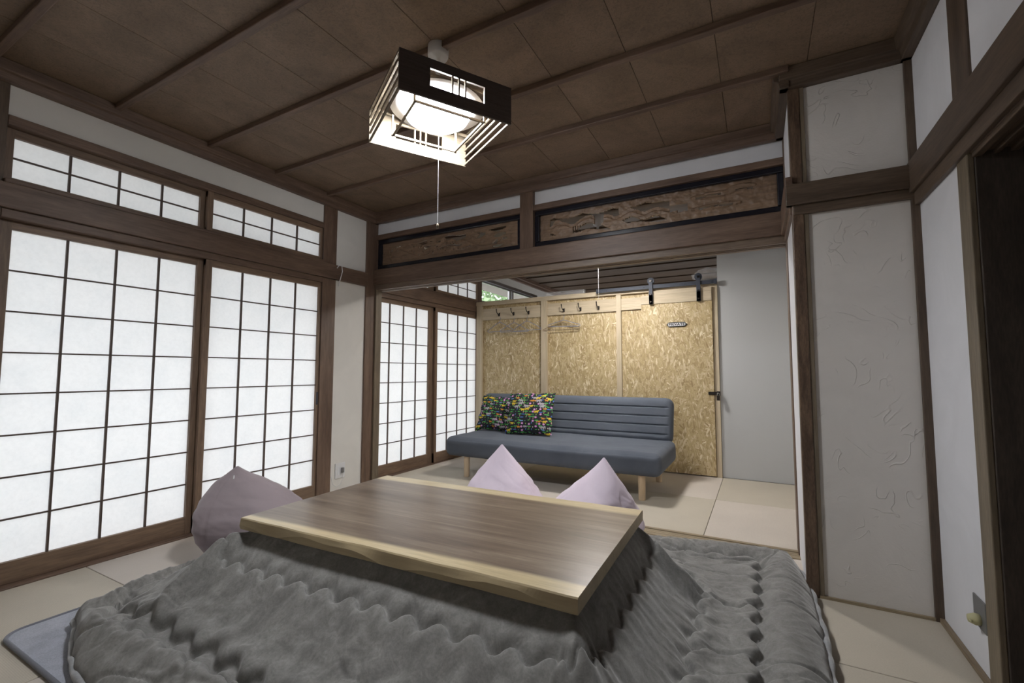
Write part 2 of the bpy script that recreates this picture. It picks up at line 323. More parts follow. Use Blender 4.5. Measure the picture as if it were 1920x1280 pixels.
# ceiling
ce = struct('ceiling', MB().box(XL-.1, XR+.1, YF-.1, YB+.1, zc+.005, zc+.05), M['wood_x'], label='dark board ceiling with battens', cat='ceiling')
bs = [-.34, .13, .597, 1.062, 1.532, 1.99, 2.437]; sxs = [-.125-.365*k for k in range(-3, 9)]
edges = sorted([XL-.05, XR+.03] + [x for x in sxs if XL < x < XR])
for i in range(len(edges)-1):
    MB().box(edges[i]+.001, edges[i+1]-.001, YF-.02, YB+.03, zc-.006, zc+.006).build('ceiling_board', M['ceiling'], ce, .0015)
for y in bs: MB().box(XL, XR if y < BY-.1 else BX, y-.017, y+.017, 2.424, zc-.004).build('batten', M['wood_x'], ce, .004)
def cove(mb, axis, fixed, s, a, b):
    # fixed: wall face; s: direction into the room
    prof = [(0, 2.362), (.040, 2.362), (.045, 2.395), (.062, 2.400), (.066, 2.452), (0, 2.452)]
    mb.prism([(fixed+s*p, z) for p, z in prof], 'y' if axis == 'y' else 'x', a, b)
mb = MB(); cove(mb, 'y', XL, 1, YF, YB); struct('trim_3', mb, M['wood_y'], bevel=.003, label='dark cornice along the left wall', cat='cornice')
mb = MB(); cove(mb, 'x', YB, -1, XL, BX); struct('trim_4', mb, M['wood_x'], bevel=.003, label='dark cornice above the carved panels', cat='cornice')
mb = MB(); cove(mb, 'x', BY, -1, BX-.04, XR); struct('trim_5', mb, M['rwood_x'], bevel=.003, label='dark cornice on the closet block', cat='cornice')
mb = MB(); cove(mb, 'y', XR, -1, YF, BY); cove(mb, 'y', BX, -1, BY-.05, YB); struct('trim_6', mb, M['rwood_y'], bevel=.003, label='dark cornice on the right wall', cat='cornice')

# ---- left wall: posts, head beams, sills
tn = [6]
def trim(mb, mat, label, bevel=.003, cat='trim'):
    tn[0] += 1; return struct('trim_%d' % tn[0], mb, mat, bevel=bevel, label=label, cat=cat)
trim(MB().box(XL-.08, XL+.012, .53, .672, 0, 2.37), M['rwood_z'], 'dark post left of the paper doors', cat='post')
trim(MB().box(XL-.08, XL+.012, 2.446, 2.577, 0, 2.37), M['wood_z'], 'cedar post right of the large paper doors', cat='post')
trim(MB().box(XL-.09, XL+.016, 2.905, 3.03, 0, 2.37), M['wood_z'], 'cedar corner post left of the opening', cat='post')
trim(MB().box(XL-.09, XL+.03, .672, 2.446, 1.885, 1.905).box(XL, XL+.034, YF, 2.905, 1.765, 1.885).box(XL-.005, XL+.03, 2.40, 2.60, 1.765, 1.885), M['wood_y'], 'long cedar head beam above the left paper doors', cat='beam')
trim(MB().box(XL-.09, XL+.012, .672, 2.446, 1.722, 1.765), M['wood_y'], 'grooved head rail over the left paper doors', cat='rail')
trim(MB().box(XL-.09, XL+.014, .672, 2.446, 2.168, 2.215), M['wood_y'], 'upper rail over the small transom windows', cat='rail')
trim(MB().box(XL-.10, XL+.0, .672, 2.446, -.03, .006).box(XL, XL+.022, YF, 2.905, -.03, .006), M['wood_y'], 'threshold under the left paper doors', cat='sill')

def shoji(name, label, x, y0, y1, z0, z1, gy0, gy1, gz0, gz1, nc, nr, pull=None, kind_cat='door', th=.028):
    t = thing(name, label, kind_cat, (x, y0, z0), 0, None, 'structure')
    L = lambda mb, n, m, b=0, p=t: (setattr(mb, 'v', [(a[0]-x, a[1]-y0, a[2]-z0) for a in mb.v]), mb.build(n, m, p, b))[1]
    L(MB().box(x-th, x, y0, y1, z0, gz0).box(x-th, x, y0, y1, gz1, z1), 'rail', M['board'], .002)
    L(MB().box(x-th, x+.001, y0, gy0, z0, z1).box(x-th, x+.001, gy1, y1, z0, z1), 'stile', M['board_z'], .002)
    mb = MB(); w = .0045
    for i in range(1, nc): yy = gy0+(gy1-gy0)*i/nc; mb.box(x-.019, x-.006, yy-w, yy+w, gz0, gz1)
    for i in range(1, nr): zz = gz0+(gz1-gz0)*i/nr; mb.box(x-.019, x-.008, gy0, gy1, zz-w*.8, zz+w*.8)
    L(mb, 'lattice', M['lattice'])
    L(MB().box(x-.0205, x-.0195, gy0-.002, gy1+.002, gz0-.002, gz1+.002), 'paper', M['paper'])
    if pull: L(MB().box(x-.004, x+.003, pull-.007, pull+.007, .74, .84), 'finger_pull', M['black'], .002)
shoji('door_1', 'large paper sliding door nearest the viewer on the left wall', XL-.034, .672, 1.600, .006, 1.722, .722, 1.540, .108, 1.680, 4, 8)
shoji('door_2', 'large paper sliding door behind the mauve bean bag', XL, 1.572, 2.444, .006, 1.722, 1.612, 2.425, .112, 1.680, 4, 8, 2.434)
shoji('window_1', 'small paper transom window above the nearest paper door', XL-.034, .676, 1.588, 1.905, 2.168, .708, 1.540, 1.930, 2.128, 4, 2, kind_cat='window')
shoji('window_2', 'small paper transom window above the second paper door', XL, 1.566, 2.442, 1.905, 2.168, 1.602, 2.425, 1.930, 2.128, 4, 2, kind_cat='window')

trim(MB().box(XL-.10, XL+.014, YB+.01, YB+.11, 1.76, zc), M['wood_z'], 'filler post above the left jamb', cat='post')
# ---- opening: head beam, kamoi, post, jambs
trim(MB().box(XL, BX+.01, YB-.03, YB+.0, 1.795, 1.930), M['wood_x'], 'wide cedar beam over the opening to the back room', cat='beam')
mb = MB().box(XL, BX+.02, YB-.005, YB+.115, 1.763, 1.797)
for y0, y1 in ((YB-.005, YB+.022), (YB+.042, YB+.055), (YB+.075, YB+.115)): mb.box(XL, BX+.02, y0, y1, 1.750, 1.765)
trim(mb, M['board_x'], 'grooved head track of the opening', .001, cat='rail')
trim(MB().box(XL, BX+.01, YB, YB+.10, 1.925, 1.942).box(XL, BX+.01, YB-.005, YB+.10, 2.218, 2.262), M['wood_x'], 'rails above and below the carved panels', cat='rail')
trim(MB().box(-1.573, -1.462, YB-.015, YB+.10, 1.93, 2.38), M['wood_z'], 'short post between the two carved panels', cat='post')
trim(MB().box(BX-.006, BX+.03, YB-.02, YB+.10, 0, 2.38), M['wood_z'], 'cedar jamb right of the opening', cat='post')
trim(MB().box(XL+.016, XL+.034, YB-.01, YB+.06, 0, 1.76), M['tan_z'], 'thin stop strip on the left jamb of the opening', .001, cat='trim')
# closet block trims
trim(MB().box(BX-.006, BX+.042, BY-.014, BY+.03, 0, 2.38), M['log'], 'burnished corner post of the closet block', .004, cat='post')
trim(MB().box(BX+.042, BX+.060, BY-.010, BY+.01, 0, 2.37), M['tan_z'], 'thin pale strip beside the burnished post', .001)
trim(MB().box(XR-.028, XR+.002, BY-.016, BY+.01, 0, 2.37), M['rwood_z'], 'corner trim between closet block and right wall', .003)
trim(MB().box(BX-.03, XR+.01, BY-.032, BY, 1.790, 1.892).box(BX, XR, BY-.018, BY, 1.745, 1.792), M['rwood_x'], 'dark rail across the closet block', cat='rail')
trim(MB().box(BX-.03, BX, BY-.03, YB, 1.79, 1.93).box(BX-.014, BX, BY, YB, 1.755, 1.795), M['wood_y'], 'short rail return beside the opening', cat='rail')
trim(MB().box(XR-.034, XR, YF, BY, 1.770, 1.905).box(XR-.018, XR, YF, BY, 1.715, 1.772), M['rwood_y'], 'long head beam of the right wall', cat='beam')
trim(MB().box(XR-.006, XR+.11, 1.912, 2.062, 1.9, 2.38), M['rwood_z'], 'upper post on the right wall', cat='post')
trim(MB().box(XR-.006, XR+.012, 1.975, 2.062, 0, 1.72), M['tan_z'], 'jamb post on the right wall, its lit face coloured lighter', cat='post')
trim(MB().box(XR+.012, XR+.125, 1.972, 2.06, 0, 1.80), M['hall_post'], 'grained door post at the right edge, its shaded face coloured dark', cat='post')  # same post as the jamb: lit and shaded faces get separate wood colours
trim(MB().box(XR, XR+.115, YF, 1.972, 1.715, 1.76).box(XR+.005, XR+.03, YF, 1.972, 1.70, 1.718).box(XR+.055, XR+.07, YF, 1.972, 1.70, 1.718).box(XR+.095, XR+.115, YF, 1.972, 1.70, 1.718), M['rwood_y'], 'grooved track over the right opening', cat='rail')
trim(MB().box(BX+.03, XR, BY-.012, BY, 0, .012), M['tan_x'], 'thin floor strip of the closet block', .001)
trim(MB().box(XR-.016, XR, 1.2, BY, 0, .018), M['tan_y'], 'thin floor strip of the right wall', .001)

# ------------------------------------------------------------------ back room
struct('wall_back_left', MB().box(XBL-.1, XBL, YB+.03, 3.10, 0, zc).box(XBL-.1, XBL, YB, 4.98, 2.19, zc).box(XBL-.1, XBL, 4.98, 8.4, 0, 1.88).box(XBL-.1, XBL, 4.98, 8.4, 2.26, zc).box(XBL-.1, XBL, 6.7, 8.4, 1.88, 2.26), M['wall'], label='left wall of the back room')
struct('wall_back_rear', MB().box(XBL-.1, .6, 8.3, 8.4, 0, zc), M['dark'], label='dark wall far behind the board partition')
struct('wall_back_right', MB().box(.30, .38, YB+.1, 8.4, 0, zc), M['wall'], label='right wall of the back room')
struct('wall_back', MB().box(-.337, .31, 4.83, 4.93, 0, zc), M['veneer'], label='plain white panel wall right of the board partition')
cb = struct('ceiling_back', MB().box(XBL-.1, .4, YB+.1, 8.4, zc+.005, zc+.05), M['wood_x'], label='dark board ceiling of the back room', cat='ceiling')
MB().box(XBL, .3, YB+.09, 8.3, zc-.006, zc+.006).build('ceiling_board', M['rwood_x'], cb)
for k in range(11): MB().box(XBL, .3, 3.42+k*.46, 3.454+k*.46, 2.434, zc-.006).build('batten', M['rwood_x'], cb, .004)
mb = MB(); cove(mb, 'y', XBL, 1, YB+.1, 8.3); cove(mb, 'x', 4.83, -1, -.337, .3); trim(mb, M['wood_y'], 'dark cornice of the back room', cat='cornice')
trim(MB().box(XBL-.09, XBL+.012, 4.885, 4.985, 0, 2.37), M['wood_z'], 'cedar post behind the left end of the board partition', cat='post')
trim(MB().box(XBL, XBL+.03, YB+.1, 8.3, 1.765, 1.885).box(XBL-.09, XBL+.02, YB+.06, 4.9, 1.885, 1.905), M['wood_y'], 'head beam over the paper doors of the back room', cat='beam')
trim(MB().box(XBL-.09, XBL+.012, YB+.06, 4.9, 1.722, 1.765).box(XBL-.09, XBL+.012, YB+.06, 4.9, 2.168, 2.215), M['wood_y'], 'head rails over the paper doors of the back room', cat='rail')
trim(MB().box(XBL-.10, XBL+.04, YB+.06, 4.82, -.03, .006), M['wood_y'], 'threshold under the paper doors of the back room', cat='sill')
shoji('door_3', 'paper sliding door of the back room nearest the opening', XBL-.020, 3.10, 4.050, .006, 1.722, 3.15, 3.945, .108, 1.680, 4, 8)
shoji('door_4', 'paper sliding door of the back room behind the sofa end', XBL+.014, 4.015, 4.882, .006, 1.722, 4.055, 4.862, .112, 1.680, 4, 8)
shoji('window_3', 'small paper transom of the back room nearest the opening', XBL-.020, 3.10, 4.050, 1.905, 2.168, 3.15, 3.945, 1.930, 2.128, 4, 2, kind_cat='window')
shoji('window_4', 'small paper transom of the back room beside the partition', XBL+.014, 4.015, 4.882, 1.905, 2.168, 4.055, 4.862, 1.930, 2.128, 4, 2, kind_cat='window')
t = thing('window_5', 'clear sliding window seen over the top of the board partition', 'window', (XBL, 4.985, 1.88), 0, None, 'structure')
MB().box(-.06, 0, 0, 1.71, 0, .04).box(-.06, 0, 0, 1.71, .335, .38).box(-.06, -.03, .82, .86, .04, .34).box(-.03, -.005, .86, .90, .04, .34).box(-.03, 0, 0, 1.71, .04, .06).box(-.05, -.02, 0, 1.71, .31, .335).build('frame', M['steel'], t, .002)
MB().box(-.04, -.036, 0, 1.7, .04, .34).build('pane', M['glass'], t)

# outside: ground, unseen eave that blocks sky light, garden hedges
struct('ground', MB().box(-14, XL-.25, -9, 14, -.5, -.42), M['ground'], label='pale gravel outside the paper doors', cat='ground')
struct('eave', MB().box(-4.25, XL-.10, -2, 4.95, 2.24, 2.32).box(-4.6, XL-.10, 4.95, 14, 2.56, 2.64), M['eave'], label='unseen roof eave outside the left wall, shaped to block sky light', cat='eave')  # out of view; raised far part added to keep sky light off the back room
def hedge(x, y, w, h, label, n=900, z0=-.42):
    v = []; f = []; rg = np.random.RandomState(int(y*10)+50)
    for i in range(n):
        a = rg.rand()*2*PI; e = rg.rand()**.5; zz = rg.rand()
        c = np.array([x+math.cos(a)*e*w*.45*(1-.3*zz), y+math.sin(a)*e*w*(1-.3*zz), z0+zz*h]); u = rg.randn(3); u /= np.linalg.norm(u); q = np.cross(u, rg.randn(3)); q /= np.linalg.norm(q); s = .11
        k = len(v); v += [tuple(c-u*s), tuple(c+q*s*.5), tuple(c+u*s), tuple(c-q*s*.5)]; f.append((k, k+1, k+2, k+3))
    o = MB().add(v, f).build('garden_shrub', M['leaf'], loc=None); tag(o, label, 'shrub')
hedge(-6.3, 11.0, 2.4, 4.6, 'leafy shrub outside the clear window above the partition', 5200)

# ---- board partition
pt = thing('board_partition', 'strand board partition wall with raw pine studs behind the sofa', 'partition', (XBL, YP, 0))
def P(mb, n, m, b=0, par=None):
    mb.v = [(a[0]-XBL, a[1]-YP, a[2]) for a in mb.v]; return mb.build(n, m, par or pt, b)
for x0, x1 in ((-3.10, -2.2), (-2.2, -1.32), (-1.32, -.36)): P(MB().box(x0, x1, YP+.005, YP+.017, .0, 1.87), 'strand_board_panel', M['osb'])
for x0, x1 in ((-3.145, -3.065), (-2.242, -2.166), (-1.345, -1.292), (-.384, -.339)): P(MB().box(x0, x1, YP-.03 if x0 < -.5 else YP-.045, YP+.06, 0, 1.845), 'stud', M['pine_z'], .002)
P(MB().box(-3.15, -.339, YP-.034, YP+.06, 1.838, 1.888), 'top_plate', M['pine_x'], .002)
for x0, x1, z0, z1 in ((-3.065, -2.242, 1.652, 1.795), (-2.166, -1.345, 1.662, 1.802), (-1.292, -1.0, 1.668, 1.795)): P(MB().box(x0, x1, YP-.018, YP+.004, z0, z1), 'hook_board', M['pine_x'], .002)
# sliding door with hardware
dr = thing('barn_door', 'strand board sliding door with pale header board', 'door', (-.72, YP-.07, 0))
def D(mb, n, m, b=0, par=None, sm=False):
    mb.v = [(a[0]+.72, a[1]-YP+.07, a[2]) for a in mb.v]; return mb.build(n, m, par or dr, b, sm)
D(MB().box(-1.068, -.388, YP-.065, YP-.04, .012, 1.705), 'door_panel', M['osb'])
D(MB().box(-1.068, -.388, YP-.075, YP-.04, 1.705, 1.795).box(-.99, -.388, YP-.073, YP-.04, 1.795, 1.838), 'header_board', M['pine_x'], .002)
for x in (-.962, -.503):
    s_ = D(MB().box(x-.019, x+.019, YP-.098, YP-.090, 1.700, 1.962).box(x-.019, x+.019, YP-.098, YP-.074, 1.70, 1.80), 'hanger_strap', M['black'], .003)
    D(MB().tube([(x, YP-.089, 1.945), (x, YP-.066, 1.945)], .036, 24), 'wheel', M['black'], .002, s_)
    for z in (1.725, 1.805, 1.942): D(MB().tube([(x, YP-.106, z), (x, YP-.096, z)], .009 if z < 1.9 else .012, 6 if z < 1.9 else 16), 'bolt', M['hook'], 0, s_)
o = MB().box(-.60, .60, -.010, 0, -.02, .02).box(-.612, -.595, -.018, .006, -.024, .024).box(.575, .60, -.018, .006, -.024, .024)
for x in (-.5, -.1, .3, .55): o.tube([(x, -.016, 0), (x, .018, 0)], .008, 8)
tag(o.build('door_rail', M['black'], None, .002, loc=(-.935, YP-.072, 1.885)), 'black steel rail carrying the sliding door on the partition', 'rail')
# sign
sg = thing('door_sign', 'small black-edged PRIVATE sign on the sliding door', 'sign', (-.717, YP-.067, 1.482))
w, h = .078, .019
poly = [(-w-.022, 0), (-w-.010, h*.55), (-w, h+.004), (w, h+.004), (w+.010, h*.55), (w+.022, 0), (w+.010, -h*.55), (w, -h-.004), (-w, -h-.004), (-w-.010, -h*.55)]
MB().prism(poly, 'y', -.008, 0).build('plate', M['sign_black'], sg, .0008)
MB().prism([(-w, -h+.003), (w, -h+.003), (w+.006, 0), (w, h-.003), (-w, h-.003), (-w-.006, 0)], 'y', -.0092, -.007).build('face', M['sign_white'], sg)
cu = bpy.data.curves.new('lettering', 'FONT'); cu.body = 'PRIVATE'; cu.size = .036; cu.align_x = 'CENTER'; cu.align_y = 'CENTER'; cu.extrude = .0006; cu.offset = .0011; cu.space_character = 1.06
tmp = bpy.data.objects.new('lettering_tmp', cu); COL.objects.link(tmp); bpy.context.view_layer.update()
me = bpy.data.meshes.new_from_object(tmp.evaluated_get(bpy.context.evaluated_depsgraph_get())); bpy.data.objects.remove(tmp)
xs_ = [q.co.x for q in me.vertices]; k_ = (2*w-.004)/(max(xs_)-min(xs_))
for q in me.vertices: q.co = (q.co.x*k_, -q.co.z-.0096, q.co.y*1.0)
me.materials.clear(); me.materials.append(M['sign_black']); o = bpy.data.objects.new('lettering', me); link(o, sg)
# latch and padlock
lt = thing('door_latch', 'dark hasp latch at the right edge of the sliding door', 'latch', (-.385, YP-.068, .80))
MB().box(-.055, .03, -.008, 0, -.014, .014).box(.02, .05, -.006, .02, -.02, .02).build('hasp', M['hook'], lt, .002)
pl = thing('padlock', 'small combination padlock hanging from the door latch', 'padlock', (-.352, YP-.085, .765))
MB().box(-.013, .013, -.01, .008, -.032, .012).build('body', M['hook'], pl, .003)
MB().tube([(-.009, 0, .01)]+[(-.009*math.cos(a), 0, .03+.009*math.sin(a)) for a in np.linspace(0, PI, 9)]+[(.009, 0, .01)], .003, 8).build('shackle', M['steel'], pl, 0, True)
# coat hooks
def coat_hook(x, z, label, y=YP-.018):
    t = thing('coat_hook', label, 'hook', (x, y, z), 0, 'coat hooks on the board partition')
    mb = MB().box(-.010, .010, -.005, 0, -.022, .020)
    mb.build('base_plate', M['hook'], t, .002)
    MB().tube([(0, 0, -.004), (0, -.025, -.002), (0, -.05, .008), (-.004, -.062, .030), (-.008, -.060, .062)], [.006, .005, .005, .005, .007], 8).build('upper_prong', M['hook'], t, 0, True)
    MB().tube([(0, 0, -.012), (0, -.018, -.022), (.004, -.030, -.018), (.008, -.034, -.004)], [.005, .004, .004, .006], 8).build('lower_prong', M['hook'], t, 0, True)
for x, l in ((-2.835, 'iron coat hook nearest the left end of the partition'), (-2.632, 'middle iron coat hook of the left trio'), (-2.428, 'right iron coat hook of the left trio beside the stud')): coat_hook(x+.02, 1.712, l)
for x, l in ((-1.975, 'left iron coat hook of the middle trio beside the stud'), (-1.772, 'middle iron coat hook of the middle trio'), (-1.562, 'right iron coat hook of the middle trio near the door rail')): coat_hook(x+.02, 1.712, l)
# wire hangers hanging against the board
def hanger(x, z, w, mat, label, tilt=0, y=YP-.03, hgt=.1):
    ct, st = math.cos(tilt), math.sin(tilt)
    pts = [(-w/2, 0), (-w*.47, .008), (-w*.22, hgt*.62), (-w*.06, hgt*.92), (0, hgt), (w*.06, hgt*.92), (w*.22, hgt*.62), (w*.47, .008), (w/2, 0), (w*.46, -.012), (0, -.012), (-w*.46, -.012)]
    pts = [(p*ct-q*st, 0, p*st+q*ct) for p, q in pts]
    mb = MB().tube(pts, .0035, 6, closed=True); mb.tube([(0, 0, hgt), (0, 0, hgt+.03), (.012, 0, hgt+.045), (.004, 0, hgt+.06)], .0025, 6)
    tag(mb.build('clothes_hanger', mat, None, 0, True, loc=(x, y, z)), label, 'hanger', 'wire hangers on the partition')
hanger(-2.80, 1.515, .36, M['wire_blue'], 'blue-grey wire hanger nearest the left end of the partition', .03); hanger(-2.60, 1.50, .40, M['wire_blue'], 'blue-grey wire hanger under the middle left hook', -.02, YP-.036)
hanger(-2.42, 1.51, .38, M['wire_blue'], 'blue-grey wire hanger right under the left trio of hooks', .02, YP-.042); hanger(-1.98, 1.50, .46, M['wire_brown'], 'brown wire hanger under the middle trio of hooks', .02, YP-.036, .075)
hanger(-1.95, 1.535, .40, M['wire_blue'], 'grey wire hanger behind the brown one on the partition', -.03, YP-.042, .06)
# odds on top of the partition
o = MB().box(-.235, .235, -.03, .03, 0, .05); tag(o.build('plastic_tray', M['clear'], None, .006, loc=(-1.95, YP+.02, 1.889)), 'clear plastic tray lying on top of the partition', 'tray')
th_, ph_ = np.meshgrid(np.linspace(0, PI, 40), np.linspace(0, 2*PI, 60, endpoint=False), indexing='ij'); rr_ = 1+.35*fbm(th_*3+4, np.cos(ph_)*2+np.sin(ph_)*2+9, 3)
o = grid_obj('plastic_bag', .13*rr_*np.sin(th_)*np.cos(ph_), .05*rr_*np.sin(th_)*np.sin(ph_), .075+.08*rr_*np.cos(th_), M['clear'], None, (-.43, YP+.07, 1.895), wrap=True); tag(o, 'crumpled clear plastic bag on the right end of the partition', 'bag')

# ------------------------------------------------------------------ carved panels
def inpoly(px_, pz_, poly):
    r = np.zeros(px_.shape, bool); n = len(poly)
    for i in range(n):
        x1, y1 = poly[i]; x2, y2 = poly[(i+1) % n]
        c = ((y1 > pz_) != (y2 > pz_)) & (px_ < (x2-x1)*(pz_-y1)/((y2-y1) or 1e-9)+x1); r ^= c
    return r
def ranma(x0, x1, label, var):
    z0, z1 = 1.942, 2.218; t = thing('carved_transom', label, 'carved panel', (x0, YB+.045, z0)); Lx, H = x1-x0, z1-z0; fw_ = .038
    mb = MB()
    for (a, b_, c, d_) in ((0, Lx, 0, fw_), (0, Lx, H-fw_, H), (0, fw_, fw_, H-fw_), (Lx-fw_, Lx, fw_, H-fw_)): mb.box(a, b_, -.030, .022, c, d_)
    mb.build('frame', M['lacquer'], t, .007)
    cs = .0045; nx = int((Lx-2*fw_)/cs); nz = int((H-2*fw_)/cs)
    xc = fw_+(np.arange(nx+1))*(Lx-2*fw_)/nx; zc_ = fw_+np.arange(nz+1)*(H-2*fw_)/nz
    U, V = np.meshgrid((xc[:-1]+xc[1:])/2/Lx, ((zc_[:-1]+zc_[1:])/2-fw_)/(H-2*fw_), indexing='ij')   # 0..1
    hole = np.zeros(U.shape, bool); rel = np.zeros(U.shape)
    E = lambda cu_, cv, ru, rv: ((U-cu_)/ru)**2+((V-cv)/rv)**2 < 1
    if var == 2:
        ridge = .42+.18*np.abs(np.sin(U*17))*np.exp(-((U-.30)/.22)**2)+.05*np.sin(U*60)+.04*fbm(U*30, U*0+2, 4)
        band = (U > .07) & (U < .68)
        hole |= band & (V > ridge+.12) & (V < .86-.10*np.abs(np.sin(U*23+1))) & (np.sin(U*41)+.6*np.sin(U*17+V*6) > -.9) & (U < .60)
        hole |= band & (V < ridge-.16) & (V > .16+.06*np.sin(U*31)) & (np.sin(U*26+V*5) > -.35) & (U < .60)
        for (a, b_, c, d_) in ((.63, .67, .30, .58), (.60, .63, .38, .60), (.70, .79, .66, .73), (.84, .90, .70, .76), (.71, .83, .30, .36), (.50, .58, .72, .80)): hole |= (U > a) & (U < b_) & (V > c+.1*np.sin(U*60)*.3) & (V < d_)
        hole |= inpoly(U, V, [(.282, .66), (.325, .66), (.325, .40), (.305, .26), (.284, .40)])
        for k in range(4): q = .185+.011*k; hole |= (U > q) & (U < q+.006) & (V > .16) & (V < .40)
        rel = .006*(fbm(U*60, V*9, 8)) + .008*(V < ridge)*sstep(.70, .60, U)*sstep(.05, .10, U)
        rel += .008*(E(.76, .70, .08, .09)+E(.86, .80, .05, .10)+E(.77, .33, .09, .08)).astype(float)
    else:
        for (a, b_, c, d_) in ((.12, .17, .70, .80), (.25, .37, .72, .80), (.39, .47, .70, .77), (.50, .64, .66, .86), (.35, .45, .50, .58), (.45, .62, .40, .46), (.80, .90, .76, .88), (.83, .90, .52, .62), (.82, .85, .25, .38), (.87, .91, .30, .42), (.72, .77, .62, .80), (.63, .68, .20, .28), (.78, .90, .12, .15)):
            hole |= (U > a+.01*np.sin(V*20)) & (U < b_) & (V > c+.05*np.sin(U*50)) & (V < d_+.04*np.sin(U*37+1))
        hole |= inpoly(U, V, [(.075, .66), (.12, .62), (.09, .56), (.10, .42), (.092, .42), (.082, .50), (.075, .46)])
        for (a, b_) in ((.088, .24), (.105, .33), (.08, .36), (.10, .20)): hole |= E(a, b_, .0045, .030)
        hole |= (fbm(U*55, V*8, 21) > .42) & (U > .22) & (U < .6) & (V > .2) & (V < .75)
        rel = .007*fbm(U*45, V*8, 11)+.008*((V < .45+.25*np.sin(U*14)) & (U > .08) & (U < .93))
    y = -(.004+rel); vid = {}; mb = MB(); vs = []; fs = []
    depth = .010
    gx = np.zeros((nx+1, nz+1)); cnt = np.zeros_like(gx)
    for di in (0, 1):
        for dj in (0, 1): gx[di:nx+di, dj:nz+dj] += y; cnt[di:nx+di, dj:nz+dj] += 1
    gy = gx/cnt
    def vert(i, j, s):
        k = (i, j, s)
        if k not in vid: vid[k] = len(vs); vs.append((xc[i], gy[i, j] if s == 0 else depth, zc_[j]))
        return vid[k]
    solid = ~hole
    for i in range(nx):
        for j in range(nz):
            if not solid[i, j]: continue
            fs.append((vert(i, j, 0), vert(i+1, j, 0), vert(i+1, j+1, 0), vert(i, j+1, 0)))
            for (a, b_, c, d_, ni, nj) in ((i, j, i+1, j, i, j-1), (i+1, j, i+1, j+1, i+1, j), (i+1, j+1, i, j+1, i, j+1), (i, j+1, i, j, i-1, j)):
                if 0 <= ni < nx and 0 <= nj < nz and solid[ni, nj]: continue
                fs.append((vert(a, b_, 0), vert(a, b_, 1), vert(c, d_, 1), vert(c, d_, 0)))
            fs.append((vert(i, j, 1), vert(i, j+1, 1), vert(i+1, j+1, 1), vert(i+1, j, 1)))
    mb.v = vs; mb.f = fs; mb.build('carved_board', M['carved'], t)
M['carved'] = wood('carved_cedar', (.17, .105, .064), (.29, .19, .12), 'x', 8, .5, 14)
ranma(XL+.018, -1.573, 'carved openwork transom panel with small holes at its left end', 1)
ranma(-1.462, BX-.002, 'longer carved transom panel with mountain and bridge scene', 2)

# ------------------------------------------------------------------ pendant lamp of the near room
LP = thing('pendant_lamp', 'square wooden lattice pendant lamp hanging over the low table', 'lamp', (-1.219, 1.54, 2.05), R(59.2))
hx_, hy_, H = .242, .235, .160; tk = .009
def side_board(sgn, mat_out):
    y0 = sgn*hy_; y1 = sgn*(hy_-tk); a, b_ = min(y0, y1), max(y0, y1); mb = MB()
    wx0, wx1, wz0, wz1 = -.12, .115, .052, .122
    mb.box(-hx_, wx0, a, b_, 0, H).box(wx1, hx_, a, b_, 0, H).box(wx0, wx1, a, b_, 0, wz0).box(wx0, wx1, a, b_, wz1, H)
    s_ = mb.build('solid_side', mat_out, LP)
    mb = MB()
    for x in (-.026, .002, .030): mb.box(x-.003, x+.003, a, b_, wz0, wz1)
    mb.build('window_bar', M['shade'], s_)
    return s_
side_board(-1, M['shade_dark']); side_board(1, M['shade'])  # near board is coloured darker than the far one
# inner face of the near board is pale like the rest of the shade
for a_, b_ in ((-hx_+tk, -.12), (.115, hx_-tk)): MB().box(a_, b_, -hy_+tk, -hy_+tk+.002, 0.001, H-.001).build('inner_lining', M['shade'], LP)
for sgn in (-1, 1):
    for k in range(5):
        z = .004+k*.037; MB().box(min(sgn*hx_, sgn*(hx_-.008)), max(sgn*hx_, sgn*(hx_-.008)), -hy_+tk, hy_-tk, z, z+.009).build('side_slat', M['shade'], LP, .001)
mb = MB(); q = .155
for a, b_, c, d_ in ((-q, q, -q, -q+.009), (-q, q, q-.009, q), (-q, -q+.009, -q, q), (q-.009, q, -q, q)): mb.box(a, b_, c, d_, .020, .029)
for sx_ in (-1, 1):
    for sy_ in (-1, 1): mb.box(sx_*q-.0045, sx_*q+.0045, sy_*q-.0045, sy_*q+.0045, .020, .12)
for sgn in (-1, 1): mb.box(-hx_+.008, hx_-.008, sgn*.18-.004, sgn*.18+.004, H-.03, H-.018)
mb.build('inner_frame', M['shade'], LP, .001)
MB().lathe([(0, .178), (.06, .176), (.10, .160), (.205, .122), (.208, .118), (.10, .150), (0, .150)], n=48).build('reflector', M['enamel'], LP, 0, True)
MB().lathe([(0, .035), (.05, .038), (.10, .050), (.135, .072), (.148, .098), (.140, .118), (.10, .128), (0, .130)], n=48).build('glowing_diffuser', M['glow'], LP, 0, True)
MB().lathe([(0, .408), (.046, .408), (.046, .36), (.043, .352), (.012, .350), (.010, .30), (.010, .176), (0, .176)], n=32).build('ceiling_mount', M['plastic'], LP, 0, True)
c_ = MB().tube([(0.004, -.01, .036), (.004, -.01, -.18), (.004, -.01, -.405)], .0011, 6).build('pull_cord', M['plastic'], LP)
MB().lathe([(0, 0), (.005, .001), (.0055, .012), (.004, .022), (0, .024)], (.004, -.01, -.427), 16).build('cord_knob', M['shade'], c_, 0, True)
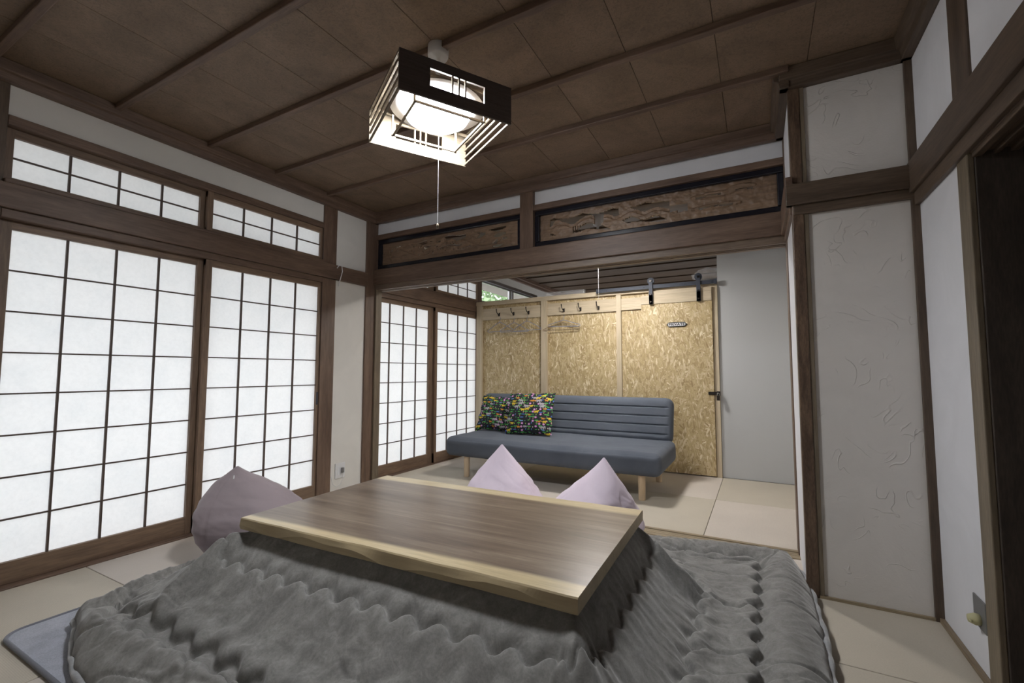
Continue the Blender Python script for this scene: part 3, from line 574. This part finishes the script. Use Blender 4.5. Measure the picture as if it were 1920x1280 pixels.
# lamp of the back room, hidden behind the beam except for its rose and cord
LB = thing('ceiling_lamp', 'white pendant lamp of the back room with hanging pull cord', 'lamp', (-1.26, 3.95, 2.0))
MB().lathe([(0, .452), (.055, .452), (.055, .39), (.04, .345), (.012, .335), (.008, .22), (0, .22)], n=28).build('ceiling_mount', M['plastic'], LB, 0, True)
MB().lathe([(0, .225), (.10, .215), (.24, .165), (.258, .085), (.252, .085), (.233, .160), (.10, .20), (0, .205)], n=40).build('lamp_shade', M['enamel'], LB, 0, True)
MB().lathe([(0, .055), (.08, .065), (.14, .10), (.15, .135), (.11, .165), (0, .17)], n=40).build('glowing_diffuser', M['glow2'], LB, 0, True)
MB().tube([(0, 0, .06), (0, 0, -.34)], .0012, 6).build('pull_cord', M['plastic'], LB)

# ------------------------------------------------------------------ low table
TX, TY, TZ = -1.2035, 1.628, .390; TR = R(1.6)
tb = thing('kotatsu_table', 'low heated table with pale live edge and dark grained top', 'table', (TX, TY, 0), TR)
nxs = 121; xs_t = np.linspace(-.740, .740, nxs)
def wob(x, s): return .006*np.sin(x*5+s)+.005*np.sin(x*13+2*s)+.003*np.sin(x*29+s*3)
hy = .446
def slab():
    f = wob(xs_t, 1); g = wob(xs_t, 4)
    ch = .016+.012*np.clip(np.sin(xs_t*9+.6)+.5*np.sin(xs_t*21), -1, 1.2)      # the live edge: a chamfer that swells and thins
    ring = [(-hy+.010+f*.4, np.full(nxs, TZ)), (hy-.010+g*.4, np.full(nxs, TZ)), (hy+g*.3, TZ-.010+0*f), (hy-.002+g*.2, np.full(nxs, TZ-.046)), (-hy+.004+f*.2, np.full(nxs, TZ-.046)), (-hy-.002+0*f, TZ-.012-ch), (-hy+.006+f*.4, TZ-.004+0*f)]
    m_ = len(ring); v = []; fs = []
    for i in range(nxs): v += [(xs_t[i], r_[0][i], r_[1][i]) for r_ in ring]
    for i in range(nxs-1): fs += [(i*m_+k, i*m_+(k+1) % m_, (i+1)*m_+(k+1) % m_, (i+1)*m_+k) for k in range(m_)]
    fs += [tuple(range(m_-1, -1, -1)), tuple((nxs-1)*m_+k for k in range(m_))]
    return MB().add(v, fs), m_
mb, m_ = slab(); tt = mb.build('table_top', M['table'], tb); tt.data.materials.append(M['sap'])
for p in tt.data.polygons:
    if p.normal.z < .9: p.material_index = 1
for s1 in (-1, 1):
    for s2 in (-1, 1): MB().box(s1*.64-.03, s1*.64+.03, s2*.34-.03, s2*.34+.03, .02, .318).build('leg', M['wood_z'], tb, .004)
MB().box(-.70, .70, -.40, .40, .25, .318).build('heater_frame', M['wood_x'], tb, .004)

# ------------------------------------------------------------------ quilt
QX0, QX1, QY0, QY1 = -2.43, .175, .64, 2.62
nx, ny = 470, 400
X, Y = np.meshgrid(np.linspace(QX0, QX1, nx), np.linspace(QY0, QY1, ny), indexing='ij')
# outline: rounded, slightly uneven; pull border points in
cxq, cyq = (QX0+QX1)/2, (QY0+QY1)/2; hxq, hyq = (QX1-QX0)/2, (QY1-QY0)/2
u = (X-cxq)/hxq; v = (Y-cyq)/hyq
k_ = .045*(np.abs(u)**6*np.abs(v)**6)
X2 = cxq+hxq*u*(1-k_) + .015*np.abs(u)**8*fbm(v*5, u*0+3, 31)*np.sign(u)
Y2 = cyq+hyq*v*(1-k_) + .02*np.abs(v)**8*fbm(u*6, v*0+7, 33)*np.sign(v)
Y2 += .13*(1-v)/2*sstep(.35, 1.0, -u)**2*0.9                      # front-left corner sits further back
Y2 += .20*sstep(0, 1, v)*sstep(.1, 1, u)                         # back edge runs out towards the closet
ca, sa = math.cos(TR), math.sin(TR)
lx = (X2-TX)*ca+(Y2-TY)*sa; ly = -(X2-TX)*sa+(Y2-TY)*ca
ex, ey = .705, .405
dx = np.maximum(np.abs(lx)-ex, 0); dy = np.maximum(np.abs(ly)-ey, 0); d = np.hypot(dx, dy)
# running length around the table
ang = np.arctan2(dy, dx); Rr = .26
s = np.where((dx > 0) & (dy > 0), np.sign(lx)*np.sign(ly)*Rr*ang, 0.0)
s = np.where((dx > 0) & (dy <= 0), ly, s); s = np.where((dy > 0) & (dx <= 0), lx+9, s); s = np.where((dx > 0) & (dy > 0), s+np.sign(lx)*.7+np.sign(ly)*3, s)
t_ = d/.36
frontw = np.where(ly < -ey, dy/np.maximum(d, 1e-4), 0)*sstep(0, .1, d)
leftw = np.where(lx < -ex, dx/np.maximum(d, 1e-4), 0)*sstep(0, .1, d)
Lb = .26+.12*frontw+.15*leftw                                               # length of the slope down to the floor
base = np.interp(d/Lb, [0, .05, .12, .28, .45, .7, .9, 1.0, 1.25, 9], [.340, .330, .306, .252, .203, .137, .098, .082, .066, .060])
z = base.copy()
nz1 = fbm(X2*9, Y2*9, 41); nz2 = fbm(X2*3.2, Y2*3.2, 47)
def seam(z, dist, pos, amp, wl, depth, bulge, jitter=0, ss=None, up=.016, gather=.0015):
    ss = s if ss is None else ss
    w_ = np.sin(2*PI*ss/wl+.8*fbm(ss*3, ss*0+5, 5))
    p = pos+amp*np.sign(w_)*np.abs(w_)**.8+jitter*nz2
    e = dist-p
    z = z-depth*np.where(e < 0, np.exp(-(e/up)**2), np.exp(-(e/.008)**2))
    z = z+bulge*np.where(e > 0, np.exp(-((e-.030)/.034)**2), 0)*(1-np.exp(-(e/.010)**2))
    g = np.sin(2*PI*ss/(wl*.42)+2.5*nz1+1.5*fbm(ss*9, dist*4, 15))
    return z+gather*g*np.exp(-(np.abs(e)/.07))*(1-np.exp(-(e/.014)**2))
z = seam(z, d, .085+.025*frontw, .010+.004*frontw, .120, .013+.007*frontw, .006+.007*frontw, jitter=.004)
z = seam(z, d, Lb+.01, .016, .128, .016, .016, jitter=.010, up=.022, gather=.002)
hx2 = np.minimum(X2-QX0, QX1-X2); hy2 = np.minimum(Y2-(QY0+.02), QY1+.03+.20*sstep(.1, 1, u)-Y2)
em = np.minimum(hx2, hy2); se = np.where(hx2 < hy2, Y2, X2+5)
z = seam(z, em, .205, .014, .13, .022, .014, jitter=.010, ss=se, up=.028)
roll = np.exp(-((em-.105)/.075)**2)*sstep(.28, .42, d)
z += .040*roll
# gathers running across the outer roll, soft long folds elsewhere
ph = se/.052+1.6*fbm(se*5, em*7, 71)+.8*np.sin(em*22+se*3)
z += (.0055*(1-np.abs(np.sin(PI*ph)))**1.5*(.4+.6*np.clip(fbm(se*3.1+3, em*2, 73)+.5, 0, 1))-.001)*roll
z += .009*nz2*sstep(.12, .35, d)+.0018*nz1*sstep(.1, .25, d)
fold = np.abs(fbm(lx*2.1+ly*1.0+11, ly*4.6-lx*.7+4, 61)); z -= .012*np.exp(-(fold/.030)**2)*sstep(.18, .36, d)
fold = np.abs(fbm(lx*4.1+ly*2.0+2, ly*7.6-lx*2.7+9, 67)); z -= .0035*np.exp(-(fold/.05)**2)*sstep(.08, .30, d)
fl_ = np.sin(2*PI*s/.21+2.2*nz2+6*d); z += .0030*fl_*np.exp(-((d-.20)/.10)**2)*(.3+frontw)
fw2 = np.sin(2*PI*(lx*1.0-ly*.55)/.125+3*nz2); z += .0045*fw2*frontw*np.exp(-((d-.27)/.09)**2)
# the quilt bunches up against the bean bag on the left
z += .030*np.exp(-((lx+ex+.16)/.095)**2)*sstep(-.52, -.30, ly)*(1-sstep(-.10, .20, ly))*sstep(.02, .07, d)
# corner ridges running out from the table corners
for sx_, sy_, a0, am, L_ in ((-1, -1, 1.25, .060, .42), (-1, -1, .45, .030, .4), (1, -1, .80, .040, .45), (1, 1, .12, .055, .36), (-1, 1, .9, .04, .4)):
    px0, py0 = sx_*ex, sy_*ey; ux, uy = sx_*math.cos(a0), sy_*math.sin(a0)
    al = (lx-px0)*ux+(ly-py0)*uy; ac = (lx-px0)*-uy+(ly-py0)*ux + .02*np.sin(al*12)
    z += am*np.exp(-(ac/(.030+.06*np.clip(al, 0, 1)))**2)*sstep(0, .10, al)*(1-sstep(L_*.55, L_, al))
# top under the slab is flat
z = np.where(d < .015, np.minimum(z, .338), z); z = np.where(d <= .045, np.minimum(z, .3385), z)
edge = np.minimum(np.minimum(np.arange(nx)[:, None], nx-1-np.arange(nx)[:, None])*(QX1-QX0)/nx, np.minimum(np.arange(ny)[None, :], ny-1-np.arange(ny)[None, :])*(QY1-QY0)/ny)
rim = np.sqrt(np.clip(1-(1-np.clip(edge/.055, 0, 1))**2, 0, 1)); z = .016+(np.maximum(z, .030)-.016)*rim
# bean bags press the quilt down behind the table
for bx, by in ((-1.50, 2.60), (-.90, 2.60)):
    w_ = 1-sstep(.22, .34, np.hypot(X2-bx, Y2-by)); z = z*(1-w_)+np.minimum(z, .055)*w_
w_ = 1-sstep(.20, .33, np.hypot(X2+2.55, Y2-1.61)); z = z*(1-w_)+np.minimum(z, .022)*w_
qt = thing('kotatsu_quilt', 'thick grey flannel quilt spread under the low table top', 'quilt', (TX, TY, 0))
grid_obj('quilted_cover', X2-TX, Y2-TY, z, M['quilt'], qt)
bd = [(X2[i, 0], Y2[i, 0]) for i in range(0, nx, 3)]+[(X2[-1, j], Y2[-1, j]) for j in range(0, ny, 3)]+[(X2[i, -1], Y2[i, -1]) for i in range(nx-1, 0, -3)]+[(X2[0, j], Y2[0, j]) for j in range(ny-1, 0, -3)]
MB().tube([(a-TX, b_-TY, .030+.004*math.sin(i*.9)) for i, (a, b_) in enumerate(bd)], [.011+.0012*math.sin(i*.9)+.002*math.sin(i*.21) for i in range(len(bd))], 8, closed=True).build('fleece_edge', M['fleece'], qt, 0, True)
# rug
rg = thing('floor_rug', 'blue-grey plush rug under the quilt', 'rug', (-1.2, 1.62, 0))
def rrect(x0, x1, y0, y1, r, n=8):
    p = []
    for cx, cy, a0 in ((x1-r, y0+r, -PI/2), (x1-r, y1-r, 0), (x0+r, y1-r, PI/2), (x0+r, y0+r, PI)): p += [(cx+r*math.cos(a0+k*PI/2/n), cy+r*math.sin(a0+k*PI/2/n)) for k in range(n+1)]
    return p
rp_ = rrect(-1.335, 1.25, -.985, .90, .07)
MB().prism(rp_, 'z', 0.001, .010).build('pile', M['rug'], rg)
MB().tube([(a, b_, .008) for a, b_ in rp_], .0075, 8, closed=True).build('bound_edge', fabric('rug_binding', (.16, .165, .19), (.22, .225, .26), 300), rg, 0, True)

# ------------------------------------------------------------------ bean bags
def bean_bag(name, label, loc, mat, Rb, H, tip, seed, rz=0, zip_=False, flat=.35, prof=None, grp='bean bags around the low table'):
    t = thing(name, label, 'bean bag', loc, rz, grp)
    T, A = np.meshgrid(np.linspace(0, 1, 110), np.linspace(0, 2*PI, 160, endpoint=False), indexing='ij')
    zz = np.interp(T, [0, .12, .2, 1], [0, 0, .03, 1]); 
    rr = np.interp(T, [0, .12, .17, .22, .30, .40, .5, .6, .7, .8, .9, .97, 1], [0, .72, .87, .95, 1.0, .99, .93, .82, .67, .48, .27, .09, .012])
    zz = np.interp(T, [0, .12, .17, .22, .30, .40, .5, .6, .7, .8, .9, 1], [0, .0, .02, .06, .16, .28, .40, .52, .64, .76, .88, 1])
    if prof: rr = np.interp(T, [p[0] for p in prof], [p[2] for p in prof]); zz = np.interp(T, [p[0] for p in prof], [p[1] for p in prof])
    # section: round below, drawn to a ridge near the tip
    fl = sstep(.45, 1, T); ax_ = 1+.10*fl; ay_ = 1-flat*fl
    q = 1/(np.abs(np.cos(A))**(2+1.2*(1-fl))+np.abs(np.sin(A))**(2+1.2*(1-fl)))**(1/(2+1.2*(1-fl)))*.97
    wr = .016*fbm(A*2.2+seed, T*9, seed+2)*sstep(.15, .4, T)-.014*np.exp(-(np.abs(fbm(A*1.1+seed, T*8+A*1.3, seed+9))/.16)**2)*sstep(.35, .6, T)*(1-sstep(.93, 1, T))+.020*np.sin(T*46+3*np.sin(A*2+seed)+2*fbm(A*1.5, T*4, seed+5))*sstep(.25, .5, T)*(.4+.6*np.clip(fbm(A*1.2+7, T*3, seed+7), 0, 1))*(1-sstep(.85, 1, T))
    wr += .05*np.exp(-((np.mod(A*2+seed, 2*PI)-PI)/.18)**2)*sstep(.7, .95, T)*0
    seamg = 0
    for a0 in (.4, 2.3, 4.1): seamg = seamg - .020*np.exp(-(((np.mod(A-a0-.25*T+PI, 2*PI)-PI))/.028)**2)*sstep(.15, .3, T)
    r = Rb*rr*q*(1+wr+seamg)
    Xb = r*ax_*np.cos(A)+tip[0]*sstep(.2, 1, T)**1.2; Yb = r*ay_*np.sin(A)+tip[1]*sstep(.2, 1, T)**1.2; Zb = H*zz
    o = grid_obj('cover', Xb, Yb, Zb, mat, t, wrap=True)
    if zip_:
        i_ = 95; j_ = zip_; p = Vector((Xb[i_, j_], Yb[i_, j_], Zb[i_, j_]))
        MB().tube([p+Vector((.004, -.006, .008)), p+Vector((.006, -.012, -.012))], .0035, 8).build('zip_pull', M['plastic'], o)
    return t
PK = [(0, 0, 0), (.10, 0, .62), (.16, .02, .86), (.22, .06, .96), (.32, .15, 1.0), (.42, .26, .93), (.52, .38, .82), (.62, .50, .69), (.72, .63, .53), (.82, .76, .35), (.91, .88, .18), (.97, .96, .07), (1, 1, .015)]
EG = [(0, 0, 0), (.10, 0, .52), (.16, .03, .74), (.22, .08, .86), (.32, .20, .97), (.42, .33, 1.0), (.52, .47, .95), (.62, .60, .83), (.72, .72, .66), (.82, .84, .42), (.88, .90, .25), (.94, .95, .13), (1, 1, .02)]
bean_bag('bean_bag', 'pale pink bean bag behind the table, nearer the left', (-1.50, 2.60, .058), M['pink'], .285, .470, (.005, .01), 3, R(12), prof=PK)
bean_bag('bean_bag', 'pale pink bean bag behind the right end of the table', (-.900, 2.60, .058), M['pink'], .280, .455, (.105, .02), 9, R(-28), flat=.25, prof=PK)
bean_bag('bean_bag', 'mauve bean bag on the floor before the large paper doors', (-2.53, 1.615, .024), M['mauve'], .268, .435, (-.125, .03), 14, R(35), zip_=118, flat=.35, prof=EG)

# ------------------------------------------------------------------ sofa
def rbox(hx, hy, hz, r, nx, ny, nz, disp=None):
    V = []; F = []; idx = {}
    def par(n, h):
        rr = min(r, h*.98); k = max(4, 5); a = np.concatenate([-h+rr*(1-np.cos(np.linspace(0, PI/2, k)))*1.0, np.linspace(-h+rr, h-rr, n)[1:-1], (h-rr*(1-np.cos(np.linspace(0, PI/2, k))))[::-1]]); return a
    ax, ay, az = par(nx, hx), par(ny, hy), par(nz, hz)
    def vid(x, y, z):
        k = (round(x, 6), round(y, 6), round(z, 6))
        if k not in idx:
            p = np.array([x, y, z]); c = np.clip(p, [-(hx-r), -(hy-r), -(hz-r)], [hx-r, hy-r, hz-r]); dvec = p-c; L = np.linalg.norm(dvec)
            q = c+dvec/L*r if L > 1e-9 else p
            nrm = dvec/L if L > 1e-9 else np.zeros(3)
            if disp: q = disp(q, nrm)
            idx[k] = len(V); V.append(tuple(q))
        return idx[k]
    def face(A, B, f):
        for i in range(len(A)-1):
            for j in range(len(B)-1): F.append((vid(*f(A[i], B[j])), vid(*f(A[i+1], B[j])), vid(*f(A[i+1], B[j+1])), vid(*f(A[i], B[j+1]))))
    for s_ in (-1, 1):
        face(ax, ay, lambda a, b_: (a, b_, s_*hz)); face(ax, az, lambda a, b_: (a, s_*hy, b_)); face(ay, az, lambda a, b_: (s_*hx, a, b_))
    return MB().add(V, F)
sf = thing('sofa_bed', 'slate grey sofa bed with channel-stitched backrest and birch legs', 'sofa', (-1.70, 4.0, 0))
def dseat(p, n):
    x, y, z = p
    z2 = z
    if z > .05: z2 += .008*float(fbm(np.array(x*2.0), np.array(y*4.0), 77))+.018*(y+.38)/.76-.006
    if n[1] < -.3 and abs(n[2]-.80) < .15: return (x, y+.005, z2-.006)      # stitched top edge
    return (x, y, z2)
so = rbox(1.02, .385, .0925, .06, 90, 30, 8, dseat); so.v = [(a[0], a[1]-.01, a[2]+.2825) for a in so.v]; so.build('seat', M['sofa'], sf, 0, True)
def dback(p, n):
    x, y, z = p
    if n[1] < -.2 and -.17 < z < .15 and abs(x) < 1.0:
        ph = (z+.136)/.083; g = abs((ph % 1)-.5)*2
        y += .013*(max(0, g-.74)/.26)**1.5*min(1, (1.0-abs(x))/.04)+.003*math.sin(x*26+z*70)*max(0, g-.4)
    return (x, y, z)
bk = rbox(1.035, .078, .215, .07, 90, 8, 120, dback)
tl = -R(15)
bk.v = [(a[0]-.045, a[1]*math.cos(tl)-a[2]*math.sin(tl)+.425, a[1]*math.sin(tl)+a[2]*math.cos(tl)+.548) for a in bk.v]; bk.build('backrest', M['sofa'], sf, 0, True)
for x in (-.80, .86):
    for y in (-.32, .36): MB().lathe([(0, 0), (.024, 0), (.0265, .006), (.029, .195), (0, .195)], (x, y, 0), 24).build('leg', M['leg'], sf, 0, False)

# ------------------------------------------------------------------ printed cushions
G = 320
def print_cloth(seed):
    rg = np.random.RandomState(seed); img = np.zeros((G, G, 3)); img[:] = (.012, .013, .018)
    UU, VV = np.meshgrid(np.linspace(0, 45, G), np.linspace(0, 45, G), indexing='ij')    # centimetres
    def put(mask, c): img[mask] = c
    def ell(cx, cy, rx, ry, c): put(((UU-cx)/rx)**2+((VV-cy)/ry)**2 < 1, c)
    def box(x0, x1, y0, y1, c): put((UU > x0) & (UU < x1) & (VV > y0) & (VV < y1), c)
    yel = (.72, .52, .04); gry = (.42, .40, .44); org = (.62, .26, .03); pnk = (.62, .25, .58); grn = (.06, .42, .07); lg = (.30, .52, .10); blu = (.07, .16, .55); lb = (.16, .33, .62); wh = (.62, .62, .58); tan = (.55, .36, .24)
    def beast(cx, cy, k, c, f):
        ell(cx, cy, 2.0*k, .95*k, c); ell(cx+f*2.0*k, cy+.75*k, .85*k, .75*k, c)
        for dx in (-1.5, -.8, .8, 1.4): box(cx+dx*k-.25*k, cx+dx*k+.25*k, cy-1.9*k, cy, c)
        box(cx-f*2.6*k-.3*k, cx-f*2.6*k+.3*k, cy-.6*k, cy+.7*k, c)
        if c == gry: box(cx+f*2.7*k-.25*k, cx+f*2.7*k+.3*k, cy-1.3*k, cy+.6*k, c)
    def flower(cx, cy):
        for k in range(5): ell(cx+.62*math.cos(k*1.257), cy+.62*math.sin(k*1.257), .5, .5, pnk)
        ell(cx, cy, .25, .25, wh)
    def tree(cx, cy):
        box(cx-.2, cx+.2, cy-2, cy+.5, tan)
        for k in range(5): a = k*PI/4; ell(cx+1.0*math.cos(a), cy+.6+.6*math.sin(a), .8, .32, grn)
    cells = [(i, j) for i in range(14) for j in range(15)]; rg.shuffle(cells); n_ = 0
    for (i, j) in cells:
        cx = i*3.4+rg.rand()*1.6; cy = j*3.1+rg.rand()*1.3; q = rg.rand()
        if q < .07: beast(cx, cy, .75+.2*rg.rand(), yel, rg.choice([-1, 1]))
        elif q < .15: beast(cx, cy, 1.0, gry, rg.choice([-1, 1]))
        elif q < .19: beast(cx, cy, .7, org, rg.choice([-1, 1]))
        elif q < .21: beast(cx, cy, .7, gry, rg.choice([-1, 1]))
        elif q < .31: flower(cx, cy)
        elif q < .46: tree(cx, cy)
        elif q < .52: ell(cx, cy, 1.9, .5, lb if rg.rand() < .5 else blu)
        elif q < .62: ell(cx, cy, .9, .4, grn); ell(cx+.6, cy+.3, .5, .25, lg)
        elif q < .70: ell(cx, cy, .35, .9, lg)
        elif q < .78: ell(cx, cy, 1.3, .42, grn)
        elif q < .84: ell(cx, cy, .45, .35, wh); ell(cx, cy-.6, .3, .5, tan)
        elif q < .90: ell(cx, cy, .35, .8, blu); ell(cx+.2, cy+.8, .4, .3, lb)
        else: ell(cx, cy, .5, .35, (.10, .35, .20))
    return np.concatenate([img, np.ones((G, G, 1))], -1)
def cushion(label, loc, rot, size, seed, squash=1.0, horn=.0):
    t = thing('throw_cushion', label, 'cushion', loc, 0, 'printed cushions on the sofa'); t.rotation_euler = rot
    Uc, Vc = np.meshgrid(np.linspace(-1, 1, G), np.linspace(-1, 1, G), indexing='ij')
    prof = ((1-np.abs(Uc)**2.6)*(1-np.abs(Vc)**2.6))**.55
    pin = 1-.055*(1-Uc**2)*0; h = size/2
    Xc = h*Uc*(1-.07*(1-np.abs(Vc)**2)*np.abs(Uc)**3*0-.05*(np.cos(Vc*PI/2))*np.abs(Uc)**4); Zc = h*squash*Vc*(1-.05*(np.cos(Uc*PI/2))*np.abs(Vc)**4)
    Zc = Zc+.006*np.sin(Uc*11+seed)*np.abs(Vc)**3+horn*np.clip(Uc*Vc, 0, 1)**4*np.sign(Vc); Xc = Xc+.005*np.sin(Vc*12+seed)*np.abs(Uc)**3
    wr = .006*fbm(Uc*3, Vc*3, seed+3)*prof
    o = grid_obj('front_cover', Xc, -.065*prof+wr-.002, Zc+h*squash, M['print'], t, colors=print_cloth(seed))
    grid_obj('back_cover', Xc, .065*prof+wr+.002, Zc+h*squash, M['print'], t, colors=print_cloth(seed+1))
cushion('left printed jungle cushion leaning at the sofa end', (-2.455, 4.135, .388), (R(-22), R(3), R(5)), .46, 21, .82, .03)
cushion('right printed jungle cushion overlapping the other on the sofa', (-2.02, 4.025, .388), (R(-22), R(-2), R(3)), .50, 33, .86)

# ------------------------------------------------------------------ outlets and cord
ot = thing('wall_outlet', 'white wall outlet with a plug by the left corner', 'outlet', (XL, 2.677, .12))
MB().box(0, .008, -.05, .05, 0, .125).build('cover_plate', M['plastic'], ot, .003)
MB().box(.008, .028, .005, .026, .045, .085).build('plug', M['grey_plate'], ot, .003)
MB().box(.008, .0095, -.03, -.005, .03, .10).build('sockets', M['enamel'], ot)
cd = MB().tube([(.022, .015, .05), (.03, .012, .0), (.028, -.01, -.045), (.02, -.045, -.06), (.012, -.08, -.03), (.010, -.092, .03)], .0022, 6)
cd.build('cord', M['plastic'], ot, 0, True)
tag(MB().tube([(0, 0, 0), (.012, .012, .028), (.014, .035, .030), (.012, .045, -.02), (.008, .030, -.085), (.006, .012, -.15)], .004, 8).build('cable', M['plastic'], None, 0, True, loc=(XL+.036, 2.565, 1.86)), 'white cable looping over the cedar beam by the left post', 'cable')
go = thing('gas_outlet', 'grey metal gas outlet plate with cream tap on right wall', 'gas outlet', (XR, 2.117, .155))
MB().box(-.006, 0, -.048, .048, 0, .098).build('plate', M['grey_plate'], go, .002)
MB().lathe([(0, 0), (.017, 0), (.019, .012), (.012, .03), (0, .032)], n=20).build('tap', M['cream'], go, 0, True)
tp = go.children[-1]; tp.rotation_euler = (0, -PI/2, 0); tp.location = (-.006, -.005, .03)
k_ = MB().box(-.036, -.030, -.028, .006, .026, .034).build('tap_lever', M['cream'], go, .002)
